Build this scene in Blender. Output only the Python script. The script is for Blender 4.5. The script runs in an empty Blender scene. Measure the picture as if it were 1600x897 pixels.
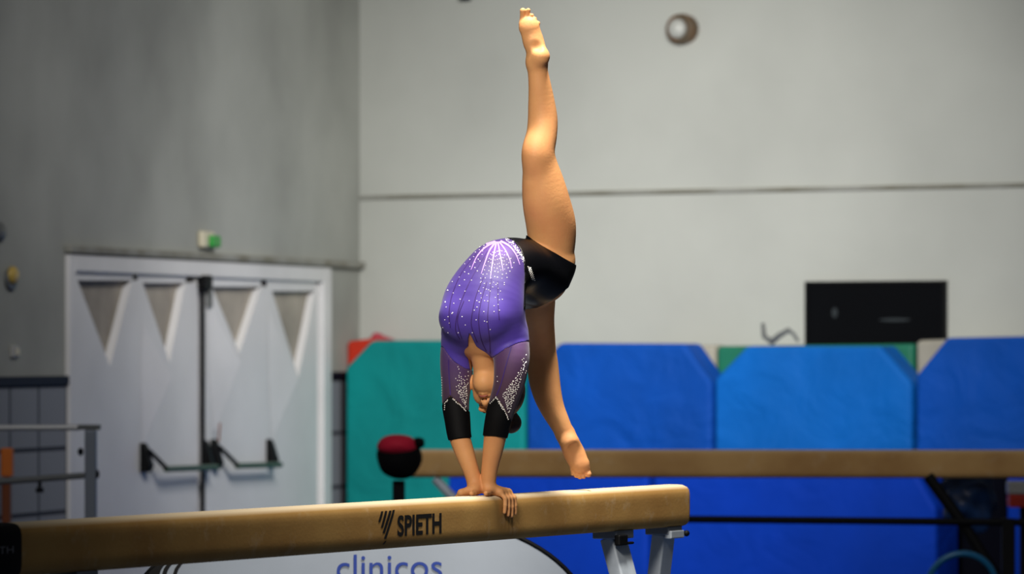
import bpy, bmesh, math, random
import numpy as np
from mathutils import Vector, Matrix
from mathutils.bvhtree import BVHTree

random.seed(7); rng = np.random.default_rng(7)
SC = bpy.context.scene; COL = SC.collection

# ------------------------------------------------------------------ camera
F = 7540.0            # focal length in pixels of the 1600 px frame
EYE = 1.77; HOR = 545.0
cd = bpy.data.cameras.new('camera'); cam = bpy.data.objects.new('camera', cd); COL.objects.link(cam)
cam.location = (0, 0, EYE); cam.rotation_euler = (math.pi/2, 0, 0)
cd.sensor_width = 36; cd.lens = F/1600*36; cd.shift_y = (HOR-448.5)/1600
cd.clip_end = 200
cd.dof.use_dof = True; cd.dof.focus_distance = 17.0; cd.dof.aperture_fstop = 3.7
SC.camera = cam
def P(px, py, Y): return Vector(((px-800)/F*Y, Y, EYE+(HOR-py)/F*Y))

# ------------------------------------------------------------------ light
w = bpy.data.worlds.new('world'); SC.world = w; w.use_nodes = True
bg = w.node_tree.nodes['Background']; bg.inputs[0].default_value = (.9, .95, 1, 1); bg.inputs[1].default_value = .055
def area(name, loc, target, power, sx, sy, col=(1, .97, .92), spread=180):
    l = bpy.data.lights.new(name, 'AREA'); l.energy = power; l.shape = 'RECTANGLE'; l.size = sx; l.size_y = sy; l.color = col
    l.spread = math.radians(spread)
    o = bpy.data.objects.new(name, l); COL.objects.link(o); o.location = loc
    o.rotation_euler = (Vector(target)-Vector(loc)).to_track_quat('-Z', 'Y').to_euler(); return o
area('hall_lamp_over_beam', (.45, 16.7, 7.0), (.3, 17.3, 1.6), 88, 1.0, 1.0, (1, .95, .86), 62)
area('hall_lamp_front', (-1.1, 11.8, 5.0), (.35, 17.3, 2.0), 19, 1.2, 1.2, (1, .93, .84), 40)
area('added_rear_wash', (1.0, 25.6, 4.4), (.75, 33.4, 1.9), 92, 1.4, 1.0, (1, 1, .96), 68)  # added unseen lamp: bright pool mid-wall, falling off to darker corners
area('added_door_wash', (.2, 24.4, 5.6), (-1.6, 31.8, 1.2), 22, 1.4, 1.2, (1, .99, .98), 62)  # added unseen lamp, narrowed to shape the falloff over door and left wall
area('added_left_fill', (-.6, 18.5, 6.3), (-.4, 27.5, .9), 34, 1.6, 1.2, (1, .99, .98), 80)  # added unseen fill that brightens the railing and its surroundings
SC.view_settings.view_transform = 'Standard'; SC.view_settings.look = 'None'
SC.view_settings.gamma = 1; SC.view_settings.use_curve_mapping = False; SC.view_settings.exposure = 0.0

# ------------------------------------------------------------------ materials
def lin(c): return tuple(((x/255+.055)/1.055)**2.4 if x/255 > .04045 else x/255/12.92 for x in c)+(1,)
def mat(name, col, rough=.6, metal=0, var=.0, scale=4, bump=0, bscale=60, spec=.5, col2=None, sheen=0, coat=0, sss=0):
    m = bpy.data.materials.new(name); m.use_nodes = True; nt = m.node_tree; N = nt.nodes; L = nt.links
    b = N['Principled BSDF']; b.inputs['Roughness'].default_value = rough; b.inputs['Metallic'].default_value = metal
    b.inputs['Specular IOR Level'].default_value = spec; b.inputs['Base Color'].default_value = lin(col)
    if sheen: b.inputs['Sheen Weight'].default_value = sheen
    if coat: b.inputs['Coat Weight'].default_value = coat
    if sss:
        b.inputs['Subsurface Weight'].default_value = sss; b.inputs['Subsurface Radius'].default_value = (1, .35, .2)
        b.inputs['Subsurface Scale'].default_value = .008
    tc = N.new('ShaderNodeTexCoord')
    if var or col2:
        n = N.new('ShaderNodeTexNoise'); n.inputs['Scale'].default_value = scale; n.inputs['Detail'].default_value = 5
        L.new(tc.outputs['Object'], n.inputs['Vector'])
        mx = N.new('ShaderNodeMix'); mx.data_type = 'RGBA'
        r = N.new('ShaderNodeValToRGB'); r.color_ramp.elements[0].position = .35; r.color_ramp.elements[1].position = .7
        L.new(n.outputs['Fac'], r.inputs[0]); L.new(r.outputs[0], mx.inputs[0])
        c2 = col2 or tuple(max(0, x*(1-var)) for x in col)
        mx.inputs[6].default_value = lin(col); mx.inputs[7].default_value = lin(c2)
        L.new(mx.outputs[2], b.inputs['Base Color'])
    if bump:
        n2 = N.new('ShaderNodeTexNoise'); n2.inputs['Scale'].default_value = bscale; n2.inputs['Detail'].default_value = 4
        L.new(tc.outputs['Object'], n2.inputs['Vector'])
        bp = N.new('ShaderNodeBump'); bp.inputs['Strength'].default_value = bump; bp.inputs['Distance'].default_value = .02 if bscale > 3 else .10; n2.inputs['Distortion'].default_value = 0 if bscale > 3 else .8
        L.new(n2.outputs['Fac'], bp.inputs['Height']); L.new(bp.outputs[0], b.inputs['Normal'])
    return m
M = {}
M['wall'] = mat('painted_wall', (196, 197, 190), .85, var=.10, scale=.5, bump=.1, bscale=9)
M['wall_left'] = mat('painted_wall_left', (172, 173, 166), .85, var=.16, scale=.8, bump=.1, bscale=9)  # darker, more mottled grey than the back wall
M['floor'] = mat('floor_mat', (60, 78, 110), .8, var=.2)
M['ceiling'] = mat('ceiling_paint', (120, 120, 118), .9, var=.1)
M['ledge'] = mat('shaded_dusty_ledge', (150, 149, 142), .8, var=.25, scale=3, col2=(112, 108, 92))
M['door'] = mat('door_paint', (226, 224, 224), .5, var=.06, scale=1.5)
M['recess'] = mat('door_grimy_shaded_recess', (178, 168, 154), .8, var=.25, scale=2.5)  # dirty beige, darkened so the colour stands in for recess shade
M['black'] = mat('black_plastic', (4, 4, 6), .6, spec=.2)
M['black_metal'] = mat('black_steel', (5, 5, 8), .7, spec=.2)
M['green_bar'] = mat('dark_green_bar', (52, 72, 56), .4)
M['navy'] = mat('navy_band', (10, 13, 30), .6, spec=.2)
M['grey_metal'] = mat('grey_steel', (132, 138, 148), .45, metal=.5)
M['rail_metal'] = mat('rail_pale_steel', (190, 190, 190), .4, metal=.3)
M['orange'] = mat('orange_foam', (206, 108, 34), .8)
M['brown'] = mat('brown_pad', (118, 60, 28), .8)
M['teal'] = mat('teal_vinyl', (4, 138, 136), .7, spec=.2, var=.12, scale=1.2, bump=.35, bscale=2.5)
M['blue'] = mat('blue_vinyl', (0, 78, 178), .7, spec=.2, var=.12, scale=1.4, bump=.5, bscale=2.2)
M['blue2'] = mat('bright_blue_vinyl', (0, 98, 186), .7, spec=.2, var=.10, scale=1.2, bump=.5, bscale=2.2)
M['blue3'] = mat('deep_blue_vinyl', (0, 58, 180), .7, spec=.15, var=.12, scale=1.2, bump=.3, bscale=2)
M['green'] = mat('green_vinyl', (18, 112, 84), .6, var=.1)
M['beige'] = mat('beige_canvas', (166, 160, 146), .8, var=.1)
M['red'] = mat('red_vinyl', (206, 48, 22), .55, var=.1)
M['pink'] = mat('dull_pink_vinyl', (176, 60, 76), .6)
M['board'] = mat('blackboard', (5, 6, 10), .8, spec=.1, var=.2, scale=2)
M['chalkdust'] = mat('chalk_dust', (40, 46, 50), .9)
M['wire'] = mat('grey_wire', (96, 98, 98), .5)
M['lampglass'] = mat('lamp_glass', (196, 196, 190), .3)
M['lampring'] = mat('lamp_ring', (92, 82, 66), .6, col2=(120, 78, 40), scale=8)
M['green_sign'] = mat('green_plastic', (30, 150, 50), .4)
M['cream'] = mat('cream_plastic', (200, 192, 168), .4)
M['yellow'] = mat('yellowed_plastic', (190, 160, 80), .4)
M['crimson'] = mat('crimson_fabric', (196, 14, 52), .8)
M['darkfab'] = mat('black_fabric', (4, 4, 6), .9, spec=.2)
M['banner'] = mat('banner_cloth', (184, 194, 206), .6, var=.04)
M['banner_blue'] = mat('banner_blue_print', (48, 76, 168), .6)
M['ink'] = mat('black_print', (14, 11, 10), .6)
M['white_print'] = mat('white_print', (120, 120, 124), .6)
M['leg'] = mat('beam_leg_alloy', (186, 196, 206), .5, metal=.0, var=.1, scale=12)
M['stone'] = mat('crystal', (255, 252, 245), .12, spec=1)
M['sack'] = mat('blue_grey_film', (34, 66, 118), .4, var=.4, scale=9)
M['hoop'] = mat('teal_hoop', (20, 96, 140), .4)
M['white'] = mat('white_plastic', (170, 168, 164), .5)
M['dark'] = mat('dark_navy_fabric', (5, 6, 18), .9, spec=.1)
M['hair'] = mat('brown_hair', (74, 54, 42), .5, col2=(46, 33, 27), scale=60)
M['brief'] = mat('black_lycra', (2, 2, 5), .36, spec=.3)
M['cuff'] = mat('black_lycra_cuff', (3, 3, 5), .7, spec=.2)
M['seam'] = mat('dark_violet_seam', (62, 34, 112), .7)
M['streak'] = mat('pale_lilac_streak', (186, 144, 222), .5)
M['lip'] = mat('lip_skin', (168, 92, 80), .5)
M['nostril'] = mat('nostril_dark', (52, 20, 18), .8)

def skin_mat():
    m = mat('skin', (228, 166, 108), .55, sss=.06, spec=.3, var=.1, scale=7, col2=(216, 148, 96), bump=.05, bscale=120)
    return m
M['skin'] = skin_mat()

def dist_grad(name, stops, origin, radius, rough=.45, noise=.15, sheen=.3):
    """dyed cloth: colour runs with the real distance from a point of the garment"""
    m = bpy.data.materials.new(name); m.use_nodes = True; nt = m.node_tree; N = nt.nodes; L = nt.links
    b = N['Principled BSDF']; b.inputs['Roughness'].default_value = rough; b.inputs['Sheen Weight'].default_value = sheen
    g = N.new('ShaderNodeNewGeometry'); v = N.new('ShaderNodeVectorMath'); v.operation = 'DISTANCE'
    L.new(g.outputs['Position'], v.inputs[0]); v.inputs[1].default_value = origin
    mu = N.new('ShaderNodeMath'); mu.operation = 'DIVIDE'; L.new(v.outputs['Value'], mu.inputs[0]); mu.inputs[1].default_value = radius
    n = N.new('ShaderNodeTexNoise'); n.inputs['Scale'].default_value = 9; L.new(g.outputs['Position'], n.inputs['Vector'])
    ma = N.new('ShaderNodeMath'); ma.operation = 'MULTIPLY_ADD'; L.new(n.outputs['Fac'], ma.inputs[0]); ma.inputs[1].default_value = noise
    L.new(mu.outputs[0], ma.inputs[2])
    r = N.new('ShaderNodeValToRGB'); L.new(ma.outputs[0], r.inputs[0]); e = r.color_ramp.elements
    e[0].position = stops[0][0]; e[0].color = lin(stops[0][1]); e[1].position = stops[-1][0]; e[1].color = lin(stops[-1][1])
    for p, c in stops[1:-1]:
        k = e.new(p); k.color = lin(c)
    L.new(r.outputs[0], b.inputs['Base Color']); return m

# ------------------------------------------------------------------ mesh helpers
def link(o, parent=None):
    COL.objects.link(o)
    if parent: o.parent = parent
    return o
def obj(name, bm, m, parent=None, smooth=False, bevel=0, seg=2):
    me = bpy.data.meshes.new(name)
    if isinstance(bm, bmesh.types.BMesh):
        bmesh.ops.recalc_face_normals(bm, faces=bm.faces); bm.to_mesh(me); bm.free()
    else:
        me.from_pydata(bm[0], [], bm[1]); me.update()
    me.materials.append(m)
    o = bpy.data.objects.new(name, me); link(o, parent)
    if smooth:
        for p in me.polygons: p.use_smooth = True
    if bevel:
        md = o.modifiers.new('bevel', 'BEVEL'); md.width = bevel; md.segments = seg; md.limit_method = 'ANGLE'
    return o
def tag(o, label, cat, group=None):
    o['label'] = label; o['category'] = cat
    if group: o['group'] = group
    return o
def struct(o): o['kind'] = 'structure'; return o
def thing(name, label, cat, loc=(0, 0, 0), group=None):
    o = bpy.data.objects.new(name, None); link(o); o.empty_display_size = .1
    return tag(o, label, cat, group)
class Fr:                                   # a frame: origin, along, normal, up
    def __init__(s, O, e, n): s.O = Vector(O); s.e = Vector(e); s.n = Vector(n)
    def __call__(s, a, z, d=0): return s.O+s.e*a+s.n*d+Vector((0, 0, z))
    def at(s, px, py, d=0):
        k = (px-800)/F; C = s.O+s.n*d
        a = -(C.x-k*C.y)/(s.e.x-k*s.e.y); Y = C.y+a*s.e.y
        return a, EYE+(HOR-py)/F*Y
def prism(fr, pts, d0, d1, bm=None):
    bm = bm or bmesh.new()
    v0 = [bm.verts.new(fr(a, z, d0)) for a, z in pts]; v1 = [bm.verts.new(fr(a, z, d1)) for a, z in pts]
    bm.faces.new(v0); bm.faces.new(v1[::-1])
    n = len(pts)
    for i in range(n): bm.faces.new((v0[i], v0[(i+1) % n], v1[(i+1) % n], v1[i]))
    return bm
def fbox(fr, a0, a1, z0, z1, d0, d1, bm=None): return prism(fr, [(a0, z0), (a1, z0), (a1, z1), (a0, z1)], d0, d1, bm)
def tube(pts, r, n=12, bm=None, closed=False):
    bm = bm or bmesh.new(); pts = [Vector(p) for p in pts]; rings = []
    N = len(pts)
    rs = r if isinstance(r, (list, tuple)) else [r]*N
    up0 = None
    for i, p in enumerate(pts):
        if closed: d = pts[(i+1) % N]-pts[i-1]
        else: d = pts[min(i+1, N-1)]-pts[max(i-1, 0)]
        d.normalize()
        if up0 is None: up0 = Vector((0, 0, 1)) if abs(d.z) < .9 else Vector((1, 0, 0))
        a = d.cross(up0).normalized(); b = a.cross(d); up0 = b
        rings.append([bm.verts.new(p+(a*math.cos(t)+b*math.sin(t))*rs[i]) for t in [2*math.pi*k/n for k in range(n)]])
    for i in range(N if closed else N-1):
        A, B = rings[i], rings[(i+1) % N]
        for k in range(n): bm.faces.new((A[k], A[(k+1) % n], B[(k+1) % n], B[k]))
    if not closed:
        bm.faces.new(rings[0]); bm.faces.new(rings[-1][::-1])
    return bm
def text_mesh(s, off=0.0, res=6):
    c = bpy.data.curves.new('text', 'FONT'); c.body = s; c.offset = off; c.resolution_u = res; c.size = 1
    t = bpy.data.objects.new('text', c); COL.objects.link(t)
    dg = bpy.context.evaluated_depsgraph_get(); me = bpy.data.meshes.new_from_object(t.evaluated_get(dg))
    V = [v.co.copy() for v in me.vertices]; Fc = [tuple(p.vertices) for p in me.polygons]
    bpy.data.objects.remove(t); bpy.data.curves.remove(c); bpy.data.meshes.remove(me)
    xs = [v.x for v in V]; ys = [v.y for v in V]
    return V, Fc, (min(xs), max(xs), min(ys), max(ys))

# ------------------------------------------------------------------ room
CX, CY = -1.092, 34.6
eL = Vector((-1.591, -5.70, 0)).normalized(); nL = Vector((-eL.y, eL.x, 0))
eB = Vector((4.479, -2.68, 0)).normalized(); nB = Vector((eB.y, -eB.x, 0))
WL = Fr((CX, CY, 0), eL, nL); WB = Fr((CX, CY, 0), eB, nB)
H = 7.2
struct(obj('wall_back', fbox(WB, -.2, 16, 0, H, -.2, 0), M['wall']))
ga0 = WL.at(512, 500)[0]; ga1 = WL.at(102, 500)[0]; zt = WL.at(102, 397)[1]
bm = fbox(WL, -.2, ga0, 0, H, -.2, 0); fbox(WL, ga0, ga1, zt, H, -.2, 0, bm); fbox(WL, ga1, 16, 0, H, -.2, 0, bm)
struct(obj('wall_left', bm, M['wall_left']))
bm = bmesh.new(); bmesh.ops.create_grid(bm, x_segments=1, y_segments=1, size=1)
for v in bm.verts: v.co = Vector((v.co.x*16, 16+v.co.y*22, 0))
struct(obj('floor', bm, M['floor']))
# upper ledge on the back wall: darker colour stands in for its shadow line
a0 = .0; z0 = WB.at(580, 312)[1]
bm = fbox(WB, 0, 16, z0-.0, z0+.03, .0, .022)
struct(obj('trim_1', bm, M['ledge'], bevel=.01))
# ledge above the door on the left wall
zl = WL.at(100, 391)[1]
struct(obj('trim_2', fbox(WL, .02, ga1+.02, zl-.015, zl+.03, 0, .05), M['ledge'], bevel=.008))
# tiled wainscot
def tile_mat():
    m = mat('grey_blue_tile', (112, 118, 130), .7, spec=.1); N = m.node_tree.nodes; L = m.node_tree.links
    b = N['Principled BSDF']; t = N.new('ShaderNodeTexBrick'); t.offset = 0; t.inputs['Scale'].default_value = 1
    uv = N.new('ShaderNodeUVMap'); uv.uv_map = 'UVMap'; L.new(uv.outputs[0], t.inputs['Vector'])
    t.inputs['Color1'].default_value = lin((140, 143, 150)); t.inputs['Color2'].default_value = lin((134, 138, 146)); t.inputs['Mortar'].default_value = lin((58, 60, 68))
    t.inputs['Mortar Size'].default_value = .014; t.inputs['Brick Width'].default_value = .46; t.inputs['Row Height'].default_value = .38
    L.new(t.outputs['Color'], b.inputs['Base Color']); return m
TM = tile_mat()
zs = WL.at(50, 602)[1]
def wains(name, a0, a1):
    me = bpy.data.meshes.new(name)
    pts = [WL(a0, 0, .012), WL(a1, 0, .012), WL(a1, zs, .012), WL(a0, zs, .012), WL(a0, 0, .001), WL(a1, 0, .001), WL(a1, zs, .001), WL(a0, zs, .001)]
    me.from_pydata(pts, [], [(3, 2, 1, 0), (0, 1, 5, 4), (1, 2, 6, 5), (2, 3, 7, 6), (3, 0, 4, 7), (4, 5, 6, 7)])
    uv = me.uv_layers.new(name='UVMap')
    for li, l in enumerate(me.loops):
        p = me.vertices[l.vertex_index].co - WL.O; uv.data[li].uv = (p.dot(eL)-a0, p.z-zs+3.8)
    me.materials.append(TM); o = bpy.data.objects.new(name, me); link(o); struct(o); return o
wains('trim_3', ga1+.01, 14); wains('trim_4', .02, ga0-.01)
zb = WL.at(50, 588)[1]
struct(obj('trim_5', fbox(WL, ga1+.01, 14, zs, zb, 0, .03), M['navy'])); struct(obj('trim_6', fbox(WL, .02, ga0-.01, zs, zb, 0, .03), M['navy']))
bm = fbox(WL, 0, 16, H-.02, H, 0, 16)
bm.free()
struct(obj('baseboard_back', fbox(WB, .05, 15, 0, .12, 0, .02), M['ledge']))

# ------------------------------------------------------------------ double door
door = bpy.data.objects.new('door_1', None); link(door); struct(door)
tag(door, 'white double fire door with zigzag relief panels and black push bars', 'door')
def A(px): return WL.at(px, 500)[0]
def Z(px, py): return WL.at(px, py)[1]
ztop = zt
bm = fbox(WL, A(512), A(500), 0, ztop, -.12, .03); fbox(WL, A(112), A(102), 0, ztop, -.12, .03, bm)
fbox(WL, A(500), A(112), Z(112, 424), ztop, -.12, .03, bm)
obj('door_frame', bm, M['door'], door, bevel=.008)
def leaf(px0, px1, tris, ridges, name='door_leaf'):
    a0, a1 = A(px1), A(px0)
    zt2 = Z(px0, 428)
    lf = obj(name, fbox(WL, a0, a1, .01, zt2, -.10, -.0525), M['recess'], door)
    # front skin in facets with sunken triangles: skin = polygon tiles between the recess triangles
    bm = bmesh.new()
    zz = lambda px, py: WL.at(px, py)[1]
    P_ = lambda px, py, d: WL(WL.at(px, py)[0], zz(px, py), d)
    D0, D1 = -.0, -.052
    ytop = 434 if px0 < 200 else 442
    # fan strips: go left to right between px0, tri, ..., px1
    low = 640
    xs = [px0]
    cuts = []
    for (l, r, ax, ay, ty) in tris: cuts += [(l, ty, D0), (ax, ay, D0), (r, ty, D0)]
    up = [(px0, 424, D0)]+cuts+[(px1, 428, D0)]
    # outline of the upper sheet: top strip above triangles, then V walls
    def quad(*q):
        bm.faces.new([bm.verts.new(P_(*p)) for p in q])
    prev = px0
    for i, (l, r, ax, ay, ty) in enumerate(tris):
        quad((prev, 424, D0), (l, 424, D0), (l, ty, D0), (prev, ty, D0))
        quad((l, 424, D0), (r, 424, D0), (r, ty, D0), (l, ty, D0))
        quad((prev, ty, D0), (l, ty, D0), (ax, ay, D0), (prev if i == 0 else tris[i-1][2], 640, D0) if 0 else (prev, 640, D0))
        # V side walls and back
        quad((l, ty, D0), (l, ty, D1), (ax, ay, D1), (ax, ay, D0))
        quad((r, ty, D0), (ax, ay, D0), (ax, ay, D1), (r, ty, D1))
        quad((l, ty, D0), (r, ty, D0), (r, ty, D1), (l, ty, D1))
        nxt = tris[i+1][0] if i+1 < len(tris) else px1
        mid = (r+nxt)/2 if i+1 < len(tris) else px1
        quad((prev, 640, D0), (ax, ay, D0), (mid, 640, D0)) if True else None
        quad((ax, ay, D0), (r, ty, D0), (mid, ty, D0), (mid, 640, D0))
        prev = mid
    quad((prev, 424, D0), (px1, 424, D0), (px1, 640, D0), (prev, 640, D0)) if prev < px1-1 else None
    quad((px0, 640, D0), (px1, 640, D0), (px1, 980, D0), (px0, 980, D0))
    for (x0, x1) in ((px0, px0), (px1, px1)):
        quad((x0, 424, D0), (x0, 980, D0), (x0, 980, -.05), (x0, 424, -.05))
    bmesh.ops.remove_doubles(bm, verts=bm.verts, dist=.0005)
    obj('relief_panel', bm, M['door'], lf)
    # raised tapered facets
    for (p0, p1, p2, p3) in ridges:
        bm = bmesh.new(); c = ((p0[0]+p2[0])/2, (p0[1]+p2[1])/2)
        vs = [bm.verts.new(P_(p[0], p[1], D0+.002)) for p in (p0, p1, p2, p3)]; t = bm.verts.new(P_(p1[0]*.8+p3[0]*.2, p1[1]*.8+p3[1]*.2, .05))
        for i in range(4): bm.faces.new((vs[i], vs[(i+1) % 4], t))
        obj('relief_facet', bm, M['door'], lf)
    return lf
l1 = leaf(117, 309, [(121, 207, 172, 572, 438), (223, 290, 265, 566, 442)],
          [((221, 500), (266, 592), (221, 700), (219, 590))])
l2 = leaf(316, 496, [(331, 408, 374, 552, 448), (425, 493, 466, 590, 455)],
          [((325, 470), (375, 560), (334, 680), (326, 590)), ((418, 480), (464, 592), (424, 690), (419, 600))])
# push bars
def bracket(px, pyt, pyb, lf, arm=None):
    fr = WL; a = A(px); bmx = bmesh.new(); hw = .035
    zb_, zt_ = Z(px, pyb), Z(px, pyt); prof = [(0, zb_), (.055, zb_), (.075, zb_+.04), (.035, zt_-.02), (.02, zt_), (0, zt_)]
    v0 = [bmx.verts.new(fr(a-hw, z, d)) for d, z in prof]; v1 = [bmx.verts.new(fr(a+hw, z, d)) for d, z in prof]
    bmx.faces.new(v0); bmx.faces.new(v1[::-1])
    for i in range(6): bmx.faces.new((v0[i], v0[(i+1) % 6], v1[(i+1) % 6], v1[i]))
    if arm:
        p0 = WL(A(px), Z(px, pyt+12), .05); p1 = WL(A(arm[0]), Z(arm[0], arm[1]), .10); tube([p0, p1], .016, 8, bmx)
    return obj('push_bar_bracket', bmx, M['black'], lf, bevel=.006)
bracket(221, 692, 738, l1, (238, 733)); bracket(317, 688, 734, l1)
bracket(331, 686, 733, l2, (350, 728)); bracket(418, 686, 728, l2)
obj('push_bar', tube([WL(A(236), Z(236, 733), .10), WL(A(316), Z(316, 730), .10)], .02, 10), M['green_bar'], l1)
obj('push_bar', tube([WL(A(348), Z(348, 728), .10), WL(A(416), Z(416, 726), .10)], .02, 10), M['green_bar'], l2)
obj('bolt_rod', tube([WL(A(313), Z(313, 436), .02), WL(A(313), .05, .02)], .013, 8), M['black'], l1)
bm = fbox(WL, A(319), A(308), Z(313, 452), Z(313, 430), .0, .06); obj('top_latch', bm, M['black'], l1, bevel=.01)
obj('bottom_stop', fbox(WL, A(326), A(322), Z(324, 480), Z(324, 432), .0, .03), M['wire'], l2, bevel=.004)
obj('key_ring', tube([WL(A(328), Z(328, 690), .06), WL(A(327), Z(328, 672), .07), WL(A(330), Z(328, 662), .06)], .007, 6), M['brown'], l2)

# ------------------------------------------------------------------ wall fittings
def lathe(profile, fr, a, z, m, name, parent, n=28, sx=1, sz=1):
    bm = bmesh.new(); rings = []
    for r, d in profile: rings.append([bm.verts.new(fr(a+math.cos(t)*r*sx, z+math.sin(t)*r*sz, d)) for t in [2*math.pi*k/n for k in range(n)]])
    for A_, B_ in zip(rings, rings[1:]):
        for k in range(n): bm.faces.new((A_[k], A_[(k+1) % n], B_[(k+1) % n], B_[k]))
    bm.faces.new(rings[0]); bm.faces.new(rings[-1])
    return obj(name, bm, m, parent, smooth=True)
t = thing('bulkhead_lamp', 'round bulkhead wall lamp with rusty ring high on the back wall', 'wall lamp')
a, z = WB.at(1072, 46)
lathe([(.10, 0), (.105, .07), (.098, .11), (.075, .12), (.07, .10)], WB, a, z, M['lampring'], 'lamp_ring', t)
lathe([(.072, .09), (.066, .125), (.045, .15), (.015, .16)], WB, a-.01, z, M['lampglass'], 'lamp_glass', t)
t = thing('emergency_light', 'small green and cream emergency light above the white double door', 'emergency light')
a, z = WL.at(318, 376)
obj('housing', fbox(WL, a-.10, a+.13, z-.05, z+.06, 0, .05), M['cream'], t, bevel=.02, seg=3)
obj('green_lens', fbox(WL, a-.13, a+.04, z-.045, z+.035, .045, .08), M['green_sign'], t, bevel=.03, seg=4)
t = thing('oval_wall_lamp', 'yellowed oval wall lamp on the left wall, left of the door', 'wall lamp')
a, z = WL.at(15, 433)
lathe([(.055, 0), (.055, .015), (.045, .02)], WL, a, z-.015, M['wire'], 'lamp_base', t, sx=1.6, sz=1.15)
lathe([(.045, .015), (.043, .03), (.025, .045), (.01, .048)], WL, a, z+.01, M['yellow'], 'lamp_glass', t, sx=1.6, sz=1.2)
a, z = WL.at(-4, 362)
t = tag(lathe([(.055, 0), (.055, .02), (.04, .035), (.01, .04)], WL, a, z, M['wire'], 'wall_sounder', None, sx=1.5), 'dark round wall fitting cut by the left edge of the photo', 'wall fitting')
a, z = WL.at(20, 550)
t = thing('light_switch', 'small white light switch below the oval wall lamp', 'switch')
obj('plate', fbox(WL, a-.05, a+.05, z-.03, z+.035, 0, .02), M['white'], t, bevel=.004)
obj('rocker', fbox(WL, a-.04, a+.0, z-.02, z+.02, .02, .03), M['cream'], t, bevel=.003)
t = thing('blackboard', 'wide black board on the back wall above the blue mats', 'board')
a0, z1 = WB.at(1262, 440); a1, _ = WB.at(1481, 436); _, zb1 = WB.at(1262, 540)
zt1 = z1
obj('panel', fbox(WB, a0+.02, a1-.02, zb1-.0, zt1-.02, .005, .03), M['board'], t)
bm = fbox(WB, a0, a1, zt1-.02, zt1, .003, .045); fbox(WB, a0, a1, zb1-.02, zb1, .003, .045, bm); fbox(WB, a0, a0+.02, zb1, zt1-.02, .003, .045, bm); fbox(WB, a1-.02, a1, zb1, zt1-.02, .003, .045, bm)
obj('frame', bm, M['black'], t)
for (px, py, rx, rz) in ((1304, 489, .022, .035), (1398, 500, .12, .012)):
    a, z = WB.at(px, py, .031)
    lathe([(1, .031), (.9, .0325), (.5, .033)], WB, a, z, M['chalkdust'], 'chalk_smudge', t, sx=rx, sz=rz)
t = obj('dark_hook', fbox(WB, *[WB.at(x, 0)[0] for x in (727, 737)], WB.at(732, 2)[1], WB.at(732, -25)[1], 0, .08), M['navy'], bevel=.01)
t.name = 'wall_bracket'; tag(t, 'small dark bracket on the back wall at the top edge, left of the raised foot', 'bracket')

# ------------------------------------------------------------------ mats along the back wall
def zrel(px, py, d): return WB.at(px, py, d)
def mat_slab(name, m, poly, d0, d1, label, bev=.03, group=None, seams=True):
    pts = []
    for px, py in poly:
        a, z = WB.at(px, py, d1)
        pts.append((a, 0 if py > 900 else z))
    o = obj(name, prism(WB, pts, d0, d1), m, bevel=bev, seg=3)
    tag(o, label, 'gym mat', group)
    return o
mat_slab('gym_mat', M['red'], [(541, 931), (541, 533), (585, 528), (600, 931)], .12, .30, 'red gym mat with its corner showing behind the teal mat')
mat_slab('gym_mat', M['pink'], [(577, 931), (577, 525), (584, 518), (592, 524), (612, 531), (612, 931)], .02, .10, 'dull pink mat end peeking over the red and teal mats')
mat_slab('gym_mat', M['teal'], [(539, 931), (539, 574), (579, 532), (790, 532), (818, 562), (818, 931)], .34, .60, 'teal gym mat with a cut corner, standing behind the black bag')
mat_slab('gym_mat', M['beige'], [(1004, 931), (1004, 539), (1116, 539), (1116, 931)], .10, .30, 'beige mat with one corner showing between two blue mats left of the green one')
mat_slab('gym_mat', M['blue'], [(822, 931), (822, 592), (873, 536), (1068, 537), (1111, 598), (1111, 931)], .34, .60, 'blue gym mat with cut corners behind the hanging leg')
mat_slab('gym_mat', M['green'], [(1119, 931), (1119, 541), (1427, 537), (1427, 931)], .10, .30, 'green gym mat whose corners show behind the middle blue mat')
mat_slab('gym_mat', M['blue2'], [(1116, 931), (1116, 592), (1166, 541), (1374, 541), (1424, 600), (1424, 931)], .34, .60, 'bright blue gym mat with green corners behind it, below the black board')
mat_slab('gym_mat', M['beige'], [(1431, 931), (1431, 532), (1590, 526), (1590, 931)], .10, .30, 'beige mat with its corner showing beside the rightmost blue mat')
mat_slab('gym_mat', M['blue'], [(1431, 931), (1431, 586), (1478, 528), (1760, 522), (1760, 931)], .34, .60, 'rightmost and tallest blue gym mat, cut by the photo edge')
# lower mats in front
mat_slab('landing_mat', M['blue3'], [(699, 931), (699, 722), (1011, 722), (1011, 931)], 1.0, 1.35, 'low deep blue mat behind the end of the near beam, left one of two', group=None)
mat_slab('landing_mat', M['blue3'], [(1020, 931), (1020, 722), (1432, 722), (1432, 742), (1462, 795), (1462, 931)], 1.0, 1.35, 'low deep blue mat under the far beam, right one of two')
mat_slab('landing_mat', M['blue3'], [(1572, 931), (1572, 735), (1800, 735), (1800, 931)], 1.0, 1.35, 'low deep blue mat at the right edge beyond the black post')
mat_slab('equipment_cover', M['dark'], [(1461, 931), (1461, 728), (1570, 728), (1570, 931)], .70, .90, 'dark navy cover hanging between two low blue mats')['category'] = 'cover'
# wire handle on the mat
pts = [WB(*WB.at(x, y, .45), .45) for x, y in ((1192, 505), (1194, 526), (1206, 534), (1218, 524), (1232, 516), (1240, 522), (1247, 533))]
tag(obj('bent_wire_handle', tube(pts, [.012, .018, .024, .02, .018, .012, .01], 8), M['wire'], smooth=True), 'bent grey metal handle lying on top of the bright blue mat', 'handle')

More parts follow.
